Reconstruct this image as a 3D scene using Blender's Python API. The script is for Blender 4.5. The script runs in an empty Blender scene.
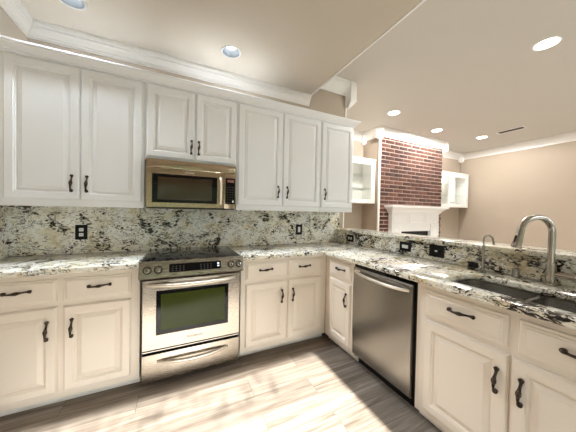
import bpy, bmesh, math, random
from mathutils import Vector, Matrix
random.seed(7)
PI = math.pi
SC = bpy.context.scene
COL = SC.collection

# ------------------------------------------------------------------ camera
F_PX = 235.0
YAW, PITCH, ROLL = 0.4478, -0.0177, 0.0191
fwd = Vector((math.sin(YAW)*math.cos(PITCH), math.cos(YAW)*math.cos(PITCH), math.sin(PITCH)))
r0 = Vector((math.cos(YAW), -math.sin(YAW), 0.0))
u0 = r0.cross(fwd)
rgt = r0*math.cos(ROLL) + u0*math.sin(ROLL)
upv = -r0*math.sin(ROLL) + u0*math.cos(ROLL)
cam_d = bpy.data.cameras.new('camera')
cam_d.sensor_width = 36.0
cam_d.lens = F_PX/576.0*36.0
cam_d.clip_start = 0.02
cam = bpy.data.objects.new('camera', cam_d)
COL.objects.link(cam)
m3 = Matrix((rgt, upv, -fwd)).transposed()
cam.matrix_world = Matrix.Translation((0.2295, -2.7129, 1.3671)) @ m3.to_4x4()
SC.camera = cam

# ------------------------------------------------------------------ world, sun, exposure
SKY_STRENGTH = 8.0
SUN_STRENGTH = 23.0
CAN_POWER = 72.0
CAN_POWER_KITCHEN = 58.0
SC.view_settings.view_transform = 'Standard'
SC.view_settings.look = 'None'
SC.view_settings.gamma = 1.0
SC.view_settings.use_curve_mapping = False
SC.view_settings.exposure = 0.88
W = bpy.data.worlds.new('sky')
SC.world = W
W.use_nodes = True
bgn = W.node_tree.nodes['Background']
bgn.inputs['Color'].default_value = (0.82, 0.91, 1.0, 1)
bgn.inputs['Strength'].default_value = SKY_STRENGTH
sun_d = bpy.data.lights.new('sun', 'SUN')
sun_d.energy = SUN_STRENGTH
sun_d.angle = math.radians(0.8)
sun_d.color = (1.0, 0.96, 0.91)
sun = bpy.data.objects.new('sun', sun_d)
COL.objects.link(sun)
SUN_ELEV = math.atan(2.05/4.50)
sun.location = (0, -9, 5)
sun.rotation_euler = Vector((0.0, math.cos(SUN_ELEV), -math.sin(SUN_ELEV))).to_track_quat('-Z', 'Y').to_euler()

# ------------------------------------------------------------------ materials
def mat(name, col, rough=0.5, metal=0.0, spec=None, coat=0.0):
    m = bpy.data.materials.new(name)
    m.use_nodes = True
    b = m.node_tree.nodes['Principled BSDF']
    b.inputs['Base Color'].default_value = (*col, 1)
    b.inputs['Roughness'].default_value = rough
    b.inputs['Metallic'].default_value = metal
    if spec is not None:
        b.inputs['Specular IOR Level'].default_value = spec
    if coat:
        b.inputs['Coat Weight'].default_value = coat
        b.inputs['Coat Roughness'].default_value = 0.05
    return m

def nodes(m):
    nt = m.node_tree
    return nt, nt.nodes['Principled BSDF'], (lambda t: nt.nodes.new(t)), (lambda a, b: nt.links.new(a, b))

def ramp(nt, fac, stops, interp='LINEAR'):
    r = nt.nodes.new('ShaderNodeValToRGB')
    r.color_ramp.interpolation = interp
    el = r.color_ramp.elements
    while len(el) < len(stops):
        el.new(0.5)
    for e, (p, c) in zip(el, stops):
        e.position = p
        e.color = (*c, 1) if len(c) == 3 else c
    nt.links.new(fac, r.inputs['Fac'])
    return r.outputs['Color']

def mix(nt, fac, a, b, mode='MIX'):
    n = nt.nodes.new('ShaderNodeMix')
    n.data_type = 'RGBA'
    n.blend_type = mode
    for sock, v in ((n.inputs[0], fac), (n.inputs[6], a), (n.inputs[7], b)):
        if hasattr(v, 'is_output'):
            nt.links.new(v, sock)
        elif isinstance(v, (int, float)):
            sock.default_value = v
        else:
            sock.default_value = (*v, 1)
    return n.outputs[2]

def coords(nt, scale=(1, 1, 1), rot=(0, 0, 0), loc=(0, 0, 0)):
    t = nt.nodes.new('ShaderNodeTexCoord')
    mp = nt.nodes.new('ShaderNodeMapping')
    mp.inputs['Scale'].default_value = scale
    mp.inputs['Rotation'].default_value = rot
    mp.inputs['Location'].default_value = loc
    nt.links.new(t.outputs['Object'], mp.inputs['Vector'])
    return mp.outputs['Vector']

def noise(nt, vec, scale, detail=3.0, rough=0.55, dist=0.0):
    n = nt.nodes.new('ShaderNodeTexNoise')
    n.inputs['Scale'].default_value = scale
    n.inputs['Detail'].default_value = detail
    n.inputs['Roughness'].default_value = rough
    n.inputs['Distortion'].default_value = dist
    nt.links.new(vec, n.inputs['Vector'])
    return n.outputs['Fac']

def bump(nt, b, height, strength=0.2, dist=0.002):
    n = nt.nodes.new('ShaderNodeBump')
    n.inputs['Strength'].default_value = strength
    n.inputs['Distance'].default_value = dist
    nt.links.new(height, n.inputs['Height'])
    nt.links.new(n.outputs['Normal'], b.inputs['Normal'])

def paint(name, col, rough, tex=0.06, scale=160):
    m = mat(name, col, rough)
    nt, b, new, ln = nodes(m)
    v = coords(nt)
    n1 = noise(nt, v, scale, 3)
    bump(nt, b, n1, tex, 0.002)
    c = mix(nt, noise(nt, v, 1.4, 2), tuple(x*0.97 for x in col), tuple(min(1, x*1.02) for x in col))
    ln(c, b.inputs['Base Color'])
    return m

M = {}
M['cab'] = paint('cabinet_paint', (0.85, 0.862, 0.88), 0.33, 0.03, 60)
M['cab_warm_lit'] = paint('cabinet_paint_warm_lit', (0.88, 0.795, 0.70), 0.33, 0.03, 60)  # same cabinet paint, warm light on the lower units put into the colour
M['wall'] = paint('wall_paint', (0.43, 0.358, 0.282), 0.75, 0.25, 130)
M['ceil_living'] = paint('ceiling_paint_living_light', (0.64, 0.612, 0.565), 0.85, 0.3, 90)  # same ceiling paint, the living room's paler light put into the colour
M['ceil'] = paint('ceiling_paint_kitchen_light', (0.61, 0.54, 0.45), 0.85, 0.3, 90)  # same ceiling paint, the kitchen's warmer light put into the colour
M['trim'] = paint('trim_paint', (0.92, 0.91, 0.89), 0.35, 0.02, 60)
M['trim_ceiling_bounce'] = paint('crown_paint_ceiling_bounce', (0.79, 0.745, 0.69), 0.4, 0.02, 60)  # beige bounce from the ceiling put into the crown colour
M['mantel'] = paint('mantel_paint', (0.85, 0.85, 0.85), 0.4, 0.02, 60)

def granite(name='granite', sh=0.0):
    m = mat(name, (0.8, 0.75, 0.65), 0.12)
    nt, b, new, ln = nodes(m)
    v = coords(nt, rot=(0.5, 0.65, 0.4))
    vs = coords(nt, scale=(1.0, 1.0, 2.0), rot=(0.5, 0.75, 0.4))
    # cream to white ground with honey patches
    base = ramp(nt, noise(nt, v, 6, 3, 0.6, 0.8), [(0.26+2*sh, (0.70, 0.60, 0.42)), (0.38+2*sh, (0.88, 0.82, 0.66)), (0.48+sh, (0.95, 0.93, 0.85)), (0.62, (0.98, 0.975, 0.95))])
    vor = new('ShaderNodeTexVoronoi')
    vor.inputs['Scale'].default_value = 48
    ln(vs, vor.inputs['Vector'])
    sep = new('ShaderNodeSeparateColor')
    ln(vor.outputs['Color'], sep.inputs['Color'])
    cr = ramp(nt, sep.outputs['Red'], [(0.0, (0.62, 0.58, 0.48)), (0.25, (0.90, 0.88, 0.80)), (0.7, (1.0, 1.0, 0.98))])
    c = mix(nt, 0.7, base, cr, 'MULTIPLY')
    # black and brown flakes gathered in drifting clusters
    cluster = noise(nt, v, 4.2, 3, 0.6, 1.4)
    fl = noise(nt, vs, 21, 3, 0.6, 1.6)
    add = new('ShaderNodeMath'); add.operation = 'MULTIPLY_ADD'
    ln(cluster, add.inputs[0]); add.inputs[1].default_value = 0.42
    hf = new('ShaderNodeMath'); hf.operation = 'MULTIPLY'
    ln(fl, hf.inputs[0]); hf.inputs[1].default_value = 0.5
    ln(hf.outputs[0], add.inputs[2])
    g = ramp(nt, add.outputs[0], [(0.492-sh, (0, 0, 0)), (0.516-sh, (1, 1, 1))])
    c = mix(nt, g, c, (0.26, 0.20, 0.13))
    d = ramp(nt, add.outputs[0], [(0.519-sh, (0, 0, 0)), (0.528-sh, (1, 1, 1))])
    c = mix(nt, d, c, (0.014, 0.012, 0.014))
    # dark veins, broken up
    ve = noise(nt, vs, 8, 4, 0.6, 2.6)
    sub = new('ShaderNodeMath'); sub.operation = 'SUBTRACT'
    ln(ve, sub.inputs[0]); sub.inputs[1].default_value = 0.5
    ab = new('ShaderNodeMath'); ab.operation = 'ABSOLUTE'
    ln(sub.outputs[0], ab.inputs[0])
    vm = ramp(nt, ab.outputs[0], [(0.008, (1, 1, 1)), (0.022, (0, 0, 0))])
    vmask = ramp(nt, noise(nt, v, 9, 2), [(0.47, (0, 0, 0)), (0.53, (1, 1, 1))])
    vm2 = mix(nt, 1.0, vm, vmask, 'MULTIPLY')
    c = mix(nt, vm2, c, (0.03, 0.025, 0.025))
    ln(c, b.inputs['Base Color'])
    b.inputs['Roughness'].default_value = 0.14
    return m
M['granite'] = granite()
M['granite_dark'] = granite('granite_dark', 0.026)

def floor_mat():
    m = mat('oak_planks', (0.4, 0.32, 0.25), 0.6, 0.0, 0.25)
    nt, b, new, ln = nodes(m)
    t = new('ShaderNodeTexCoord')
    br = new('ShaderNodeTexBrick')
    br.offset = 0.37; br.offset_frequency = 2
    br.inputs['Scale'].default_value = 1.0
    br.inputs['Brick Width'].default_value = 1.22
    br.inputs['Row Height'].default_value = 0.178
    br.inputs['Mortar Size'].default_value = 0.0016
    br.inputs['Mortar Smooth'].default_value = 0.3
    br.inputs['Bias'].default_value = 0.0
    br.inputs['Color1'].default_value = (0, 0, 0, 1)
    br.inputs['Color2'].default_value = (1, 1, 1, 1)
    br.inputs['Mortar'].default_value = (0.5, 0.5, 0.5, 1)
    ln(t.outputs['Object'], br.inputs['Vector'])
    # each plank shifts its own grain
    sc = new('ShaderNodeVectorMath'); sc.operation = 'SCALE'
    ln(br.outputs['Color'], sc.inputs[0]); sc.inputs['Scale'].default_value = 17.0
    ad = new('ShaderNodeVectorMath'); ad.operation = 'ADD'
    ln(t.outputs['Object'], ad.inputs[0]); ln(sc.outputs[0], ad.inputs[1])
    mp = new('ShaderNodeMapping'); mp.inputs['Scale'].default_value = (0.7, 13.0, 1.0)
    ln(ad.outputs[0], mp.inputs['Vector'])
    grain = noise(nt, mp.outputs['Vector'], 2.2, 6, 0.62, 0.6)
    mp2 = new('ShaderNodeMapping'); mp2.inputs['Scale'].default_value = (2.0, 60.0, 1.0)
    ln(ad.outputs[0], mp2.inputs['Vector'])
    fine = noise(nt, mp2.outputs['Vector'], 3.0, 3, 0.6, 0.2)
    c = ramp(nt, grain, [(0.26, (0.105, 0.083, 0.066)), (0.42, (0.205, 0.168, 0.138)), (0.60, (0.31, 0.270, 0.232)), (0.78, (0.40, 0.365, 0.33))])
    pl = ramp(nt, br.outputs['Color'], [(0.0, (0.74, 0.72, 0.70)), (1.0, (1.08, 1.06, 1.03))])
    c = mix(nt, 1.0, c, pl, 'MULTIPLY')
    c = mix(nt, 0.35, c, ramp(nt, fine, [(0.3, (0.55, 0.52, 0.5)), (0.6, (1.1, 1.1, 1.1))]), 'MULTIPLY')
    c = mix(nt, br.outputs['Fac'], c, (0.11, 0.085, 0.065))
    ln(c, b.inputs['Base Color'])
    bump(nt, b, fine, 0.08, 0.001)
    return m
M['floor'] = floor_mat()

def steel(name, col, rough, stretch):
    m = mat(name, col, rough, 1.0)
    nt, b, new, ln = nodes(m)
    n = noise(nt, coords(nt, scale=stretch), 40, 3, 0.6)
    rr = new('ShaderNodeMapRange')
    rr.inputs['To Min'].default_value = rough*0.93
    rr.inputs['To Max'].default_value = rough*1.08
    ln(n, rr.inputs['Value']); ln(rr.outputs[0], b.inputs['Roughness'])
    return m
M['steel'] = steel('stainless_steel', (0.40, 0.355, 0.30), 0.27, (0.4, 12, 14))
M['mwsteel'] = steel('microwave_steel', (0.50, 0.385, 0.27), 0.24, (0.4, 12, 14))  # golden reflection of the warm floor put into the metal colour
M['dwsteel'] = steel('dishwasher_steel', (0.35, 0.335, 0.31), 0.26, (12, 12, 0.3))
M['nickel'] = mat('brushed_nickel', (0.47, 0.43, 0.39), 0.22, 1.0)
M['sink'] = mat('sink_steel', (0.42, 0.40, 0.375), 0.25, 1.0)
M['hsteel'] = mat('handle_steel', (0.88, 0.82, 0.74), 0.33, 1.0)
M['chrome'] = mat('chrome', (0.85, 0.85, 0.85), 0.08, 1.0)
def bronze():
    m = mat('aged_bronze', (0.10, 0.075, 0.06), 0.35, 0.9)
    nt, b, new, ln = nodes(m)
    c = ramp(nt, noise(nt, coords(nt), 70, 3), [(0.35, (0.03, 0.022, 0.019)), (0.58, (0.085, 0.063, 0.050)), (0.78, (0.28, 0.235, 0.20))])
    ln(c, b.inputs['Base Color'])
    return m
M['bronze'] = bronze()
M['blackglass'] = mat('black_glass', (0.004, 0.004, 0.005), 0.05, 0.0, 0.22)
M['ovenglass'] = mat('oven_window_glass', (0.045, 0.060, 0.008), 0.12, 0.0, 0.15)  # green reflection of the garden put into the glass colour
M['mwglass'] = mat('microwave_window_glass', (0.040, 0.026, 0.012), 0.06, 0.0, 0.6)
M['black'] = mat('black_plastic', (0.008, 0.008, 0.008), 0.45, 0.0, 0.2)
M['darkgrey'] = mat('dark_grey_enamel', (0.06, 0.06, 0.06), 0.5)
M['white'] = mat('white_plastic', (0.85, 0.85, 0.83), 0.35)
M['mark'] = mat('panel_print', (0.10, 0.10, 0.11), 0.5)
M['redmark'] = mat('display_print', (0.30, 0.13, 0.12), 0.3)
M['baffle'] = mat('lamp_baffle', (0.012, 0.014, 0.018), 0.5)
M['reflector'] = mat('lamp_reflector', (0.20, 0.235, 0.27), 0.4)
M['firebox_black'] = mat('firebox_dark', (0.012, 0.011, 0.011), 0.9)
M['mortar'] = paint('mortar', (0.47, 0.365, 0.305), 0.9, 0.3, 200)
M['cabinterior'] = paint('display_interior', (0.74, 0.72, 0.68), 0.5, 0.02, 60)
M['lawn'] = paint('lawn', (0.11, 0.17, 0.05), 0.9, 0.3, 20)
M['blocker_hedge'] = paint('blocker_leaves', (0.05, 0.062, 0.03), 0.8, 0.5, 25)
M['patio'] = paint('patio_concrete', (0.5, 0.47, 0.43), 0.85, 0.2, 30)
M['ventdark'] = mat('vent_shadow_metal', (0.10, 0.09, 0.08), 0.6)

def brick_mat():
    m = mat('red_brick', (0.25, 0.08, 0.05), 0.85)
    nt, b, new, ln = nodes(m)
    geo = new('ShaderNodeNewGeometry')
    c = ramp(nt, geo.outputs['Random Per Island'], [(0.0, (0.050, 0.020, 0.015)), (0.35, (0.085, 0.031, 0.022)), (0.7, (0.118, 0.044, 0.031)), (1.0, (0.155, 0.064, 0.046))])
    n = noise(nt, coords(nt), 30, 4)
    c = mix(nt, 0.5, c, ramp(nt, n, [(0.3, (0.5, 0.45, 0.42)), (0.7, (1.2, 1.15, 1.1))]), 'MULTIPLY')
    ln(c, b.inputs['Base Color'])
    bump(nt, b, n, 0.4, 0.004)
    return m
M['brick'] = brick_mat()

def emit(name, col, s):
    m = bpy.data.materials.new(name)
    m.use_nodes = True
    nt = m.node_tree
    nt.nodes.clear()
    e = nt.nodes.new('ShaderNodeEmission'); o = nt.nodes.new('ShaderNodeOutputMaterial')
    e.inputs['Color'].default_value = (*col, 1); e.inputs['Strength'].default_value = s
    nt.links.new(e.outputs[0], o.inputs['Surface'])
    return m
M['bulb'] = emit('lamp_glow', (1.0, 0.93, 0.82), 9.0)
M['bulbcool'] = emit('lamp_glow_cool', (1.0, 0.99, 0.97), 3.0)
M['lcd'] = emit('display_segments', (0.75, 0.9, 1.0), 1.2)

def glass():
    m = bpy.data.materials.new('clear_glass')
    m.use_nodes = True
    nt = m.node_tree
    nt.nodes.clear()
    t = nt.nodes.new('ShaderNodeBsdfTransparent'); g = nt.nodes.new('ShaderNodeBsdfGlossy')
    t.inputs['Color'].default_value = (0.98, 0.99, 0.98, 1)
    g.inputs['Roughness'].default_value = 0.02
    mx = nt.nodes.new('ShaderNodeMixShader'); o = nt.nodes.new('ShaderNodeOutputMaterial')
    mx.inputs[0].default_value = 0.05
    nt.links.new(t.outputs[0], mx.inputs[1]); nt.links.new(g.outputs[0], mx.inputs[2]); nt.links.new(mx.outputs[0], o.inputs['Surface'])
    return m
M['glass'] = glass()

# ------------------------------------------------------------------ mesh helpers
class MB:
    def __init__(s):
        s.bm = bmesh.new()
    def quad(s, pts):
        return s.bm.faces.new([s.bm.verts.new(p) for p in pts])
    def box(s, a, b, bev=0.0):
        x0, x1 = sorted((a[0], b[0])); y0, y1 = sorted((a[1], b[1])); z0, z1 = sorted((a[2], b[2]))
        vs = [s.bm.verts.new((x, y, z)) for x in (x0, x1) for y in (y0, y1) for z in (z0, z1)]
        fs = [s.bm.faces.new([vs[i] for i in f]) for f in ((0, 1, 3, 2), (4, 6, 7, 5), (0, 4, 5, 1), (2, 3, 7, 6), (0, 2, 6, 4), (1, 5, 7, 3))]
        if bev > 0:
            es = set(e for f in fs for e in f.edges)
            bmesh.ops.bevel(s.bm, geom=list(es), offset=bev, segments=2, affect='EDGES', profile=0.6)
        return s
    def loft(s, rings, cap0=True, cap1=True, closed=True):
        vr = [[s.bm.verts.new(p) for p in r] for r in rings]
        n = len(vr[0])
        for a, b in zip(vr, vr[1:]):
            for i in range(n if closed else n-1):
                j = (i+1) % n
                s.bm.faces.new((a[i], a[j], b[j], b[i]))
        if cap0: s.bm.faces.new(list(reversed(vr[0])))
        if cap1: s.bm.faces.new(vr[-1])
        return s
    def tube(s, pts, rad, seg=12, flat=1.0, cap=True):
        pts = [Vector(p) for p in pts]
        if not hasattr(rad, '__len__'): rad = [rad]*len(pts)
        t0 = (pts[1]-pts[0]).normalized()
        ref = Vector((0, 0, 1)) if abs(t0.z) < 0.9 else Vector((1, 0, 0))
        nrm = (ref - t0*ref.dot(t0)).normalized()
        rings = []
        for i, p in enumerate(pts):
            t = (pts[min(i+1, len(pts)-1)] - pts[max(i-1, 0)]).normalized()
            nrm = (nrm - t*nrm.dot(t)).normalized()
            bn = t.cross(nrm)
            rings.append([p + (nrm*math.cos(2*PI*k/seg) + bn*math.sin(2*PI*k/seg)*flat)*rad[i] for k in range(seg)])
        return s.loft(rings, cap, cap)
    def lathe(s, prof, c=(0, 0, 0), seg=28, axis='z', cap0=True, cap1=True):
        rings = []
        for r, h in prof:
            ring = []
            for k in range(seg):
                a = 2*PI*k/seg
                p = (r*math.cos(a), r*math.sin(a), h)
                if axis == 'y': p = (p[0], -p[2], p[1])
                ring.append((c[0]+p[0], c[1]+p[1], c[2]+p[2]))
            rings.append(ring)
        return s.loft(rings, cap0, cap1)
    def prism(s, poly, z0, z1):
        return s.loft([[(p[0], p[1], z0) for p in poly], [(p[0], p[1], z1) for p in poly]])
    def panel(s, x0, x1, z0, z1, yf, rings):
        """a moulded slab facing -Y: rings are (inset, height off yf)"""
        rr = [[(x0+d, yf-h, z0+d), (x1-d, yf-h, z0+d), (x1-d, yf-h, z1-d), (x0+d, yf-h, z1-d)] for d, h in rings]
        return s.loft(rr)
    def sweep(s, path, prof, closed_prof=True):
        """profile (distance to the right of the path, z) swept along a ground-plan path, mitred"""
        P = [Vector((p[0], p[1])) for p in path]
        rings = []
        for i, p in enumerate(P):
            d0 = (P[i]-P[i-1]).normalized() if i > 0 else None
            d1 = (P[i+1]-P[i]).normalized() if i < len(P)-1 else None
            n0 = Vector((d0.y, -d0.x)) if d0 else None
            n1 = Vector((d1.y, -d1.x)) if d1 else None
            if n0 is None: o = n1
            elif n1 is None: o = n0
            else: o = (n0+n1)/(1+n0.dot(n1))
            rings.append([(p.x+o.x*d, p.y+o.y*d, z) for d, z in prof])
        return s.loft(rings)
    def build(s, name, m, parent=None, smooth=32):
        bm = s.bm
        bmesh.ops.recalc_face_normals(bm, faces=bm.faces)
        me = bpy.data.meshes.new(name)
        bm.to_mesh(me); bm.free()
        me.materials.append(M[m] if isinstance(m, str) else m)
        if smooth:
            for p in me.polygons: p.use_smooth = True
            me.set_sharp_from_angle(angle=math.radians(smooth))
        o = bpy.data.objects.new(name, me)
        COL.objects.link(o)
        if parent is not None: o.parent = parent
        return o

def tag(o, label=None, cat=None, group=None, kind=None):
    for k, v in (('label', label), ('category', cat), ('group', group), ('kind', kind)):
        if v: o[k] = v
    return o
def thing(name, label, cat, loc=(0, 0, 0), rz=0.0, group=None):
    o = bpy.data.objects.new(name, None)
    o.empty_display_size = 0.1
    COL.objects.link(o)
    o.location = loc; o.rotation_euler = (0, 0, rz)
    return tag(o, label, cat, group)
def struct(name, mb, m, smooth=32):
    return tag(mb.build(name, m, None, smooth), kind='structure')
def box(a, b, bev=0.0):
    return MB().box(a, b, bev)

# ------------------------------------------------------------------ the room
ZK, ZL = 2.895, 3.215          # kitchen and living room ceilings
XL, XR, YB, YR = -1.01, 8.07, -5.2, 1.52
struct('floor', box((XL-0.12, YB-0.12, -0.06), (XR+0.12, YR+0.12, 0)), 'floor', 0)
CANS = [(-0.475, -0.435), (0.700, -0.400)]
CAN_R = 0.078
ck = MB()
def ring_pts(x, y, r, n=36): return [(x+r*math.cos(2*PI*k/n), y+r*math.sin(2*PI*k/n)) for k in range(n)]
kb = bmesh.new()
for lp in [[(XL-0.12, YB-0.12), (1.812, YB-0.12), (1.812, 0.0), (XL-0.12, 0.0)]] + [ring_pts(x, y, CAN_R) for x, y in CANS]:
    vs = [kb.verts.new((p[0], p[1], ZK)) for p in lp]
    for i in range(len(vs)): kb.edges.new((vs[i], vs[(i+1) % len(vs)]))
bmesh.ops.triangle_fill(kb, use_beauty=True, use_dissolve=False, edges=kb.edges[:])
mp_ = {v: ck.bm.verts.new(v.co) for v in kb.verts}
for f in kb.faces: ck.bm.faces.new([mp_[v] for v in f.verts])
kb.free()
ck.quad([(1.812, YB-0.12, ZK), (1.812, 0, ZK), (1.812, 0, ZL), (1.812, YB-0.12, ZL)])
ck.quad([(XL-0.12, YB-0.12, ZL), (1.812, YB-0.12, ZL), (1.812, 0, ZL), (XL-0.12, 0, ZL)])
struct('ceiling_kitchen', ck, 'ceil', 0)
struct('ceiling_living', box((XL-0.12, YB-0.12, ZL+0.002), (XR+0.12, YR+0.12, ZL+0.1)), 'ceil_living', 0)
struct('wall_back', box((XL-0.12, 0, 0), (2.42, 0.12, ZL)), 'wall', 0)
struct('wall_side', box((2.30, 0.12, 0), (2.42, YR, ZL)), 'wall', 0)
struct('wall_left', box((XL-0.12, YB, 0), (XL, 0, ZK)), 'wall', 0)
struct('wall_bulkhead', box((XL, YB, 2.56), (-0.886, 0, ZK)), 'wall', 0)
struct('wall_recess', box((2.30, YR, 0), (XR+0.12, YR+0.12, ZL)), 'wall', 0)
struct('wall_right', box((XR, YB, 0), (XR+0.12, YR, ZL)), 'wall', 0)
struct('wall_chimney', box((4.19, 1.035, 0), (6.35, YR, ZL)), 'wall', 0)
struct('wall_peninsula', box((2.345, -2.70, 0), (2.47, 0.0, 1.112)), 'wall', 0)

# rear wall with a glazed door opening; living room windows added for daylight
DX0, DX1, DZ = -0.80, 1.454, 2.05
WX = [(2.75, 4.35), (4.60, 6.20), (6.45, 7.95)]
rear = MB()
def rseg(x0, x1, z0, z1): rear.box((x0, YB-0.12, z0), (x1, YB, z1))
rseg(XL, DX0, 0, ZL); rseg(DX0, DX1, DZ, ZL); rseg(DX1, WX[0][0], 0, ZL)
for i, (a, b) in enumerate(WX):
    rseg(a, b, 0, 0.35); rseg(a, b, 2.75, ZL)
    rseg(b, WX[i+1][0] if i < 2 else XR, 0, ZL)
struct('wall_rear', rear, 'wall', 0)
def frame_rect(mb, x0, x1, z0, z1, y0, y1, t):
    mb.box((x0, y0, z0), (x0+t, y1, z1)); mb.box((x1-t, y0, z0), (x1, y1, z1))
    mb.box((x0+t, y0, z0), (x1-t, y1, z0+t)); mb.box((x0+t, y0, z1-t), (x1-t, y1, z1))
    return mb
fr = MB()
fr.box((DX0, YB-0.09, 0), (DX0+0.05, YB-0.03, DZ)); fr.box((DX0+0.05, YB-0.09, 0), (DX1, YB-0.03, 0.05))
d1 = struct('door_1', fr, 'trim', 0)
g = box((DX0+0.05, YB-0.064, 0.05), (DX1, YB-0.058, DZ)).build('door_glass', 'glass', d1, 0)
for i, (a, b) in enumerate(WX):
    w = struct('window_%d' % (i+1), frame_rect(MB(), a, b, 0.35, 2.75, YB-0.09, YB-0.03, 0.05).box((a+0.05, YB-0.085, 1.52), (b-0.05, YB-0.035, 1.57)), 'trim', 0)
    box((a+0.05, YB-0.064, 0.40), (b-0.05, YB-0.058, 2.70)).build('window_glass', 'glass', w, 0)
struct('ground', box((-30, -40, -0.16), (40, YB-0.12, -0.10)), 'lawn', 0)
struct('patio', box((-3, YB-3.2, -0.10), (9, YB-0.12, -0.04)), 'patio', 0)

hd = MB()  # unseen hedge, added and sized to cut the sun patch and darken reflections
random.seed(3)
nx, rows = 90, 14
vv = []
for j in range(rows+1):
    row = []
    for i in range(nx+1):
        x = -14+i*0.4
        top = 3.42+0.04*math.sin(x*1.7)+0.03*math.sin(x*4.1+1)
        row.append(hd.bm.verts.new((x, -9.6+random.uniform(-0.16, 0.16)-0.25*(j/rows)**3, -0.1+(top+0.1)*j/rows)))
    vv.append(row)
row = [hd.bm.verts.new((v.co.x, -11.0, v.co.z-0.2)) for v in vv[-1]]
vv.append(row)
vv.append([hd.bm.verts.new((v.co.x, -11.2, -0.1)) for v in row])
for a, b in zip(vv, vv[1:]):
    for i in range(nx): hd.bm.faces.new((a[i], a[i+1], b[i+1], b[i]))
struct('blocker_hedge', hd, 'blocker_hedge', 0)
vn = MB()  # unseen leaves added to make the sun patch edge jagged
for i in range(110):
    x = random.uniform(-0.75, 1.02); z = DZ - abs(random.gauss(0, 0.055)); y = YB-0.16+random.uniform(-0.03, 0.03)
    a = random.uniform(0, PI); l = random.uniform(0.025, 0.05)
    dx, dz = math.cos(a)*l, -abs(math.sin(a))*l
    vn.quad([(x, y, z), (x+dx*0.5-dz*0.3, y+0.01, z+dz*0.5+dx*0.3), (x+dx, y, z+dz), (x+dx*0.5+dz*0.3, y-0.01, z+dz*0.5-dx*0.3)])
struct('shadow_leaves', vn, 'blocker_hedge', 0)

# mouldings
kcrown = [(0.0, 2.765), (0.010, 2.765), (0.010, 2.782), (0.016, 2.786), (0.016, 2.796), (0.022, 2.806), (0.034, 2.828), (0.048, 2.842), (0.048, 2.852), (0.058, 2.858), (0.064, 2.872), (0.064, ZK), (0.0, ZK)]
struct('trim_1', MB().sweep([(-0.886, YB), (-0.886, 0.0), (1.81, 0.0)], kcrown), 'trim_ceiling_bounce', 0)
lcrown = [(0.0, 3.035), (0.012, 3.035), (0.014, 3.062), (0.03, 3.080), (0.058, 3.13), (0.076, 3.158), (0.080, 3.180), (0.092, 3.186), (0.092, ZL), (0.0, ZL)]
lpath = [(1.812, 0.0), (2.42, 0.0), (2.42, YR), (4.19, YR), (4.19, 1.035), (6.35, 1.035), (6.35, YR), (XR, YR), (XR, YB)]
struct('trim_2', MB().sweep(lpath, lcrown), 'trim', 0)
cb = MB()
def corner_block(x0, x1, y0, y1, tipx, tipy, zb=2.99, zp=2.945):
    zt = ZL-0.004
    cb.loft([[(tipx-0.02, tipy-0.02, zp), (tipx+0.02, tipy-0.02, zp), (tipx+0.02, tipy+0.02, zp), (tipx-0.02, tipy+0.02, zp)],
             [(x0, y0, zb), (x1, y0, zb), (x1, y1, zb), (x0, y1, zb)], [(x0, y0, zt), (x1, y0, zt), (x1, y1, zt), (x0, y1, zt)]])
corner_block(2.425, 2.522, -0.104, 0.0, 2.447, -0.03, 2.94, 2.865)
corner_block(4.088, 4.20, 0.933, 1.045, 4.165, 0.99)
corner_block(6.34, 6.452, 0.933, 1.045, 6.375, 0.99)
corner_block(2.41, 2.52, YR-0.10, YR+0.01, 2.46, YR-0.05)
corner_block(4.09, 4.20, YR-0.10, YR+0.01, 4.14, YR-0.05)
corner_block(6.34, 6.45, YR-0.10, YR+0.01, 6.40, YR-0.05)
corner_block(XR-0.11, XR+0.005, YR-0.10, YR+0.01, XR-0.055, YR-0.05)
struct('trim_3', cb, 'trim', 0)
struct('trim_4', MB().box((1.804, YB, ZK-0.008), (1.824, -0.002, ZK+0.006), 0.003), 'trim', 25)      # bead on the ceiling step, lit edge put into its white colour
struct('trim_5', MB().box((2.408, -0.008, 1.15), (2.428, 0.012, ZL-0.16), 0.004), 'trim', 25)    # bead on the wall end, its bright lit edge painted white
struct('trim_6', MB().box((4.165, 1.000, 0), (4.205, 1.04, 3.04), 0.004), 'trim', 25)            # bead on the chimney corner
bprof = [(0.0, 0.0), (0.016, 0.0), (0.016, 0.10), (0.008, 0.125), (0.0, 0.13)]
struct('baseboard_right', MB().sweep([(XR, YR), (XR, YB)], bprof), 'trim', 25)
struct('baseboard_recess', MB().sweep([(6.35, YR), (XR, YR)], bprof), 'trim', 25)

# ------------------------------------------------------------------ cabinets
DOOR = [(0, 0), (0, 0.011), (0.004, 0.013), (0.006, 0.019), (0.010, 0.021), (0.052, 0.021), (0.054, 0.016), (0.062, 0.0135), (0.064, 0.007), (0.070, 0.006), (0.073, 0.009), (0.096, 0.0165), (0.098, 0.0185)]
DRAW = [(0, 0), (0, 0.010), (0.003, 0.014), (0.011, 0.014), (0.014, 0.018), (0.020, 0.021)]
SINKD = [(0, 0), (0, 0.010), (0.004, 0.013), (0.014, 0.013), (0.018, 0.017), (0.026, 0.017), (0.030, 0.021)]

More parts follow.
